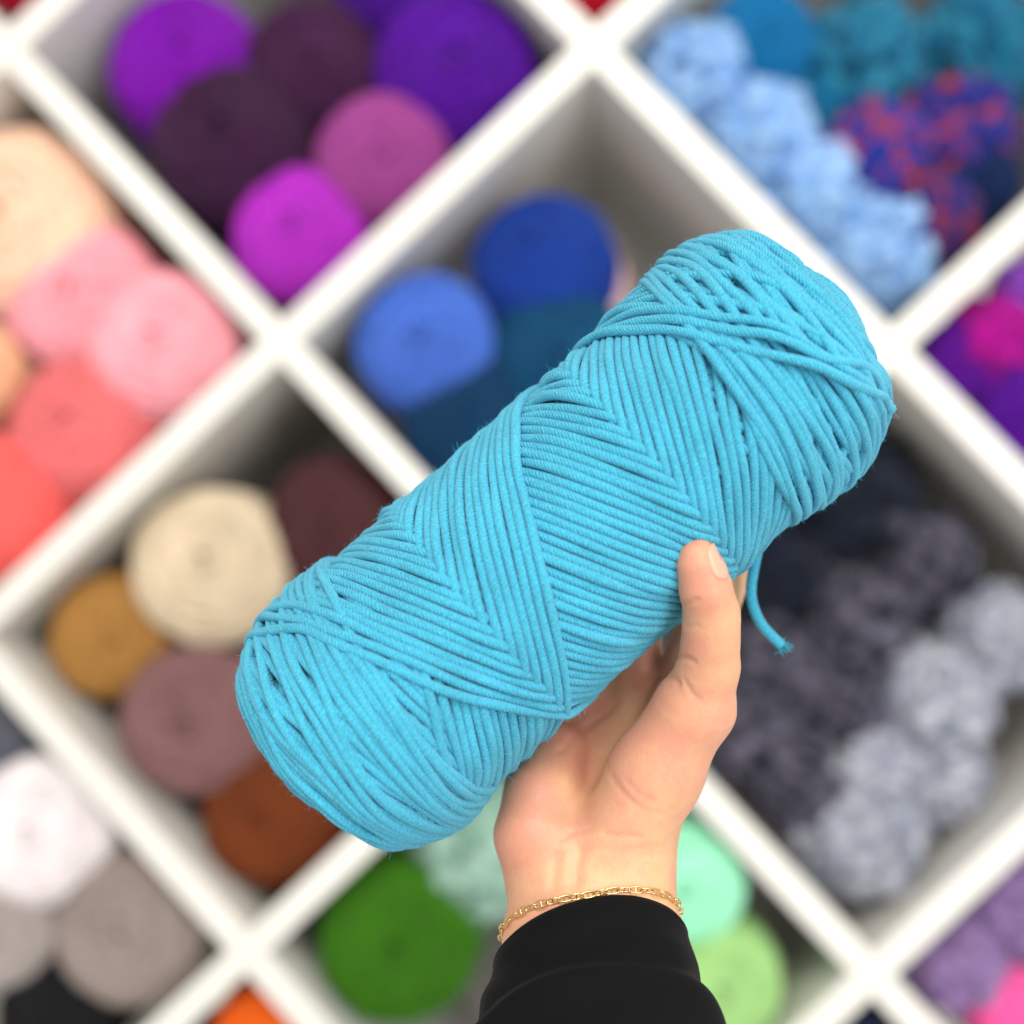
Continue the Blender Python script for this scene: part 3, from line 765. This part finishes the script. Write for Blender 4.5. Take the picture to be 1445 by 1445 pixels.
def skin_mat():
    m, nt, b = newmat('skin'); L = nt.links.new
    at = node(nt, 'ShaderNodeAttribute'); at.attribute_name = 'flush'
    tc = node(nt, 'ShaderNodeTexCoord')
    no = node(nt, 'ShaderNodeTexNoise'); no.inputs['Scale'].default_value = 60; no.inputs['Detail'].default_value = 6
    L(tc.outputs['Object'], no.inputs['Vector'])
    ad = node(nt, 'ShaderNodeMath', operation='MULTIPLY_ADD'); L(no.outputs[0], ad.inputs[0]); ad.inputs[1].default_value = .95
    n3 = node(nt, 'ShaderNodeTexNoise'); n3.inputs['Scale'].default_value = 260; n3.inputs['Detail'].default_value = 3; L(tc.outputs['Object'], n3.inputs['Vector'])
    a3 = node(nt, 'ShaderNodeMath', operation='MULTIPLY_ADD'); L(n3.outputs[0], a3.inputs[0]); a3.inputs[1].default_value = .35; L(at.outputs['Fac'], a3.inputs[2])
    L(a3.outputs[0], ad.inputs[2])
    cr = node(nt, 'ShaderNodeValToRGB'); L(ad.outputs[0], cr.inputs[0])
    cr.color_ramp.elements[0].position = .46; cr.color_ramp.elements[0].color = lin((222, 177, 132))
    cr.color_ramp.elements[1].position = 1.12 - .12; cr.color_ramp.elements[1].color = lin((216, 148, 122))
    L(cr.outputs[0], b.inputs['Base Color'])
    b.inputs['Roughness'].default_value = .45; b.inputs['Specular IOR Level'].default_value = .45
    b.inputs['Subsurface Weight'].default_value = .14; b.inputs['Subsurface Radius'].default_value = (1, .4, .22)
    b.inputs['Subsurface Scale'].default_value = .0035
    vo = node(nt, 'ShaderNodeTexVoronoi'); vo.inputs['Scale'].default_value = 1500; L(tc.outputs['Object'], vo.inputs['Vector'])
    wv = node(nt, 'ShaderNodeTexNoise'); wv.inputs['Scale'].default_value = 600; wv.inputs['Detail'].default_value = 5; L(tc.outputs['Object'], wv.inputs['Vector'])
    s2 = node(nt, 'ShaderNodeMath', operation='ADD'); L(vo.outputs[0], s2.inputs[0]); L(wv.outputs[0], s2.inputs[1])
    bp = node(nt, 'ShaderNodeBump'); bp.inputs['Strength'].default_value = .22; bp.inputs['Distance'].default_value = .0004
    L(s2.outputs[0], bp.inputs['Height']); L(bp.outputs[0], b.inputs['Normal'])
    return m

hv, hq = build_hand()
origin = campt(832, 1250, -6)
hme = mesh_from('person', hv - origin, hq)
fl = np.zeros(len(hv), np.float32)
for q, rad, amt in (((980, 825, 165), 60, .50), ((985, 930, 120), 60, .28), ((900, 1050, 60), 110, .36), ((715, 1160, 20), 95, .42), ((940, 935, -60), 80, .5), ((970, 1000, 90), 75, .32), ((800, 1030, -80), 90, .45)):
    c = campt(*q); fl = np.maximum(fl, amt * np.exp(-(np.linalg.norm(hv - c, axis=1) / (rad * S)) ** 2))
a = hme.attributes.new('flush', 'FLOAT', 'POINT'); a.data.foreach_set('value', fl.astype(np.float32))
M_SKIN = skin_mat()
person = link('person', hme, None, M_SKIN, label='bare right hand and wrist reaching up to hold the turquoise skein', category='person')
m4p = np.eye(4); m4p[:3, :3] = CAM_R; m4p[:3, 3] = camw(origin)
person.matrix_world = Matrix(m4p.tolist())

# thumbnail: a thin curved plate on the outer side of the thumb tip
def build_nail():
    ax_ = np.array([campt(992, 818, 144), campt(985, 794, 152), campt(984, 782, 153)]); tipd = ax_[2] - ax_[1]; tipd /= np.linalg.norm(tipd)
    ax_ = np.vstack([ax_, ax_[2] + tipd * 13 * S]); rs = np.array([31.0, 25.8, 22.2, 17.5]) * S
    seg = np.concatenate([[0], np.cumsum(np.linalg.norm(np.diff(ax_, axis=0), axis=1))]); seg /= seg[-1]
    n0 = np.array([.95, .10, .30]); nu, nv_ = 17, 17; V = []
    for layer in (0, 1):
        for i in range(nu):
            for j in range(nv_):
                a = i / (nu - 1) * 2 - 1; b = j / (nv_ - 1)
                p = np.array([np.interp(b, seg, ax_[:, k]) for k in range(3)]); r = np.interp(b, seg, rs)
                al = ax_[min(int(np.searchsorted(seg, b)), 3)] - ax_[max(int(np.searchsorted(seg, b)) - 1, 0)]
                al = tipd if np.linalg.norm(al) < 1e-9 else al / np.linalg.norm(al)
                nn = n0 - al * (n0 @ al); nn /= np.linalg.norm(nn); sd = np.cross(al, nn)
                w = math.radians(50) * (1 - abs(2 * b - 1) ** 3.2 * .92) ** .5
                th = a * w
                edge = max(abs(a), abs(2 * b - 1)) ** 6
                rr_ = r + (5.6 - 2.6 * edge * (b < .5 or abs(a) > .8) - layer * 5.0) * S
                V.append(p + (nn * math.cos(th) + sd * math.sin(th)) * rr_)
    F = []; st = nu * nv_
    for i in range(nu - 1):
        for j in range(nv_ - 1):
            q = [i * nv_ + j, (i + 1) * nv_ + j, (i + 1) * nv_ + j + 1, i * nv_ + j + 1]
            F.append(q[::-1]); F.append([x + st for x in q])
    edge = [i * nv_ for i in range(nu)] + [(nu - 1) * nv_ + j for j in range(1, nv_)] + [i * nv_ + nv_ - 1 for i in range(nu - 2, -1, -1)] + [j for j in range(nv_ - 2, 0, -1)]
    for a_, b_ in zip(edge, edge[1:] + edge[:1]): F.append([a_, b_, b_ + st, a_ + st])
    return np.array(V), np.array(F)
nv, nf = build_nail()
M_NAIL = plain_mat('nail', (222, 168, 144), .32, spec=.45)
link('thumbnail', mesh_from('thumbnail', nv - origin, nf), person, M_NAIL)

# ------------------------------------------------------------------ sleeve and bracelet
def wrist_frame(t):
    """centre, side, front and along-arm directions at t px down the arm from the wrist"""
    c = campt(832, 1262, 4) + (campt(840, 1600, 190) - campt(832, 1262, 4)) * (t / 400.0)
    along = campt(840, 1600, 190) - campt(832, 1262, 4); along /= np.linalg.norm(along)
    side = np.array([1.0, 0, 0]); side -= along * (side @ along); side /= np.linalg.norm(side)
    front = np.cross(side, along); front = front if front[2] > 0 else -front
    return c, side, front, along

def build_sleeve():
    rng = np.random.default_rng(3); V = []; F = []
    na, nt_ = 140, 150
    T = np.concatenate([np.linspace(38, 70, 34), np.linspace(71, 330, nt_ - 34)])
    for layer in (0, 1):
        for t in T:
            c, sd, fr, al = wrist_frame(t)
            q = (t - 38) / 292
            a = np.arange(na) / na * 2 * np.pi                # 0 = right, pi/2 = front
            rx = 125 + 44 * q + 7 * (1 - math.exp(-(t - 38) / 6)); ry = 90 + 40 * q + 6 * (1 - math.exp(-(t - 38) / 6))
            # folds: a deep one across the front, looser ones round the side
            fold = 15 * (1 / (1 + np.exp(-(t - 172 + 26 * np.cos(a) ** 2 * np.sign(np.cos(a)) - 34 * (1 - np.sin(a))) / 5.5)))
            fold = fold - 11 * np.clip((t - 195) / 120, 0, 1)
            wv = 3.4 * np.sin(t / 19 + 2.2 * np.sin(a * 2 + .7)) + 2.4 * np.sin(a * 5 + t / 37)
            wv = wv * np.clip((t - 50) / 60, 0, 1)
            wv = wv + 1.3 * np.exp(-((t - 52) / 4) ** 2)
            slant = 44 - 22 * np.cos(a) - 36 * np.sin(a)
            r = 1.0
            off = fold + wv - layer * 5
            P = c[None] + (sd[None] * (np.cos(a) * (rx + off))[:, None] + fr[None] * (np.sin(a) * (ry + off))[:, None]) * S + al[None] * (slant * S * (1 - q))[:, None]
            V.append(P)
    V = np.concatenate(V); i = np.arange(nt_ - 1)[:, None]; j = np.arange(na)[None]; j2 = (j + 1) % na
    f0 = np.stack([i * na + j, (i + 1) * na + j, (i + 1) * na + j2, i * na + j2], -1).reshape(-1, 4)
    o = nt_ * na; f1 = (f0 + o)[:, ::-1]
    jj = np.arange(na); e0 = np.stack([jj, (jj + 1) % na, o + (jj + 1) % na, o + jj], -1)
    b = (nt_ - 1) * na; e1 = np.stack([b + (jj + 1) % na, b + jj, o + b + jj, o + b + (jj + 1) % na], -1)
    return V, np.concatenate([f0, f1, e0, e1])
sv, sf_ = build_sleeve()
M_BLACK = plain_mat('black_crepe', (7, 7, 10), .85, bump_scale=1400, bump=.35, dist=.0005, spec=.16)
bs_ = M_BLACK.node_tree.nodes['Principled BSDF']; bs_.inputs['Sheen Weight'].default_value = .03; bs_.inputs['Sheen Roughness'].default_value = .4
link('sleeve', mesh_from('sleeve', sv - origin, sf_), person, M_BLACK)

M_GOLD = plain_mat('gold', (236, 200, 136), .2, 1.0)
def link_mesh():
    """anchor link: a rounded oval with a bar across"""
    a = np.linspace(0, 2 * np.pi, 29); l, w, r = 9.2, 4.3, 1.12
    p = np.stack([l * np.sign(np.cos(a)) * abs(np.cos(a)) ** .75, w * np.sign(np.sin(a)) * abs(np.sin(a)) ** .75, 0 * a], 1)
    bar = np.stack([np.zeros(5), np.linspace(-w, w, 5), np.zeros(5)], 1)
    v, f, u = tubes([p * S, bar * S], [r * S, r * .85 * S], sides=6, cap=False, normals=[np.tile([0, 0, 1.0], (29, 1)), np.tile([0, 0, 1.0], (5, 1))])
    return mesh_from('link', v, f, u)
lm = link_mesh()
brace = link('bracelet', None, label='thin gold anchor chain bracelet round the wrist above the black cuff', category='bracelet')
# the chain lies on the skin: march out from the arm's axis to the surface
hv_s = hv
def skin_radius(c, dirv, al):
    rel = hv_s - c; h = rel @ al; m = abs(h) < 7 * S; rel = rel[m] - h[m][:, None] * al
    ln = np.linalg.norm(rel, axis=1); cs = (rel @ dirv) / np.maximum(ln, 1e-9)
    return ln[cs > .985].max() if (cs > .985).any() else 90 * S
ctr = []
N = 240
for k in range(N):
    a = k / N * 2 * np.pi
    c, sd, fr, al = wrist_frame(55 - 19 * math.cos(a) - 14 * math.sin(a))
    dv = sd * math.cos(a) * 1.25 + fr * math.sin(a); dv /= np.linalg.norm(dv)
    ctr.append(c + dv * (skin_radius(c, dv, al) + 1.6 * S))
ctr = np.array(ctr)
k = np.hanning(21); k /= k.sum()
ctr = np.stack([np.convolve(np.concatenate([ctr[-10:, i], ctr[:, i], ctr[:10, i]]), k, 'valid') for i in range(3)], 1)
cl = np.concatenate([ctr, ctr[:1]]); cum = np.concatenate([[0], np.cumsum(np.linalg.norm(np.diff(cl, axis=0), axis=1))])
nl = int(round(cum[-1] / (16.4 * S))); nl += nl % 2
bc = ctr.mean(0)
brace.location = camw(bc).tolist()
for i in range(nl):
    q = (i + .5) / nl * cum[-1]
    p = np.array([np.interp(q, cum, cl[:, x]) for x in range(3)]); p2 = np.array([np.interp((q + 3 * S) % cum[-1], cum, cl[:, x]) for x in range(3)])
    t = p2 - p; t /= np.linalg.norm(t); nrm = p - bc; nrm -= t * (nrm @ t); nrm /= np.linalg.norm(nrm)
    b_ = np.cross(nrm, t); ang = math.radians((8 if i % 2 else 74) + random.uniform(-14, 14))
    n2 = nrm * math.cos(ang) + b_ * math.sin(ang); b2 = np.cross(n2, t)
    mm = np.eye(4); mm[:3, 0] = CAM_R @ t; mm[:3, 1] = CAM_R @ b2; mm[:3, 2] = CAM_R @ n2; mm[:3, 3] = camw(p) - camw(bc)
    o = link('link', lm, brace, M_GOLD if i == 0 else None); o.matrix_local = Matrix(mm.tolist())
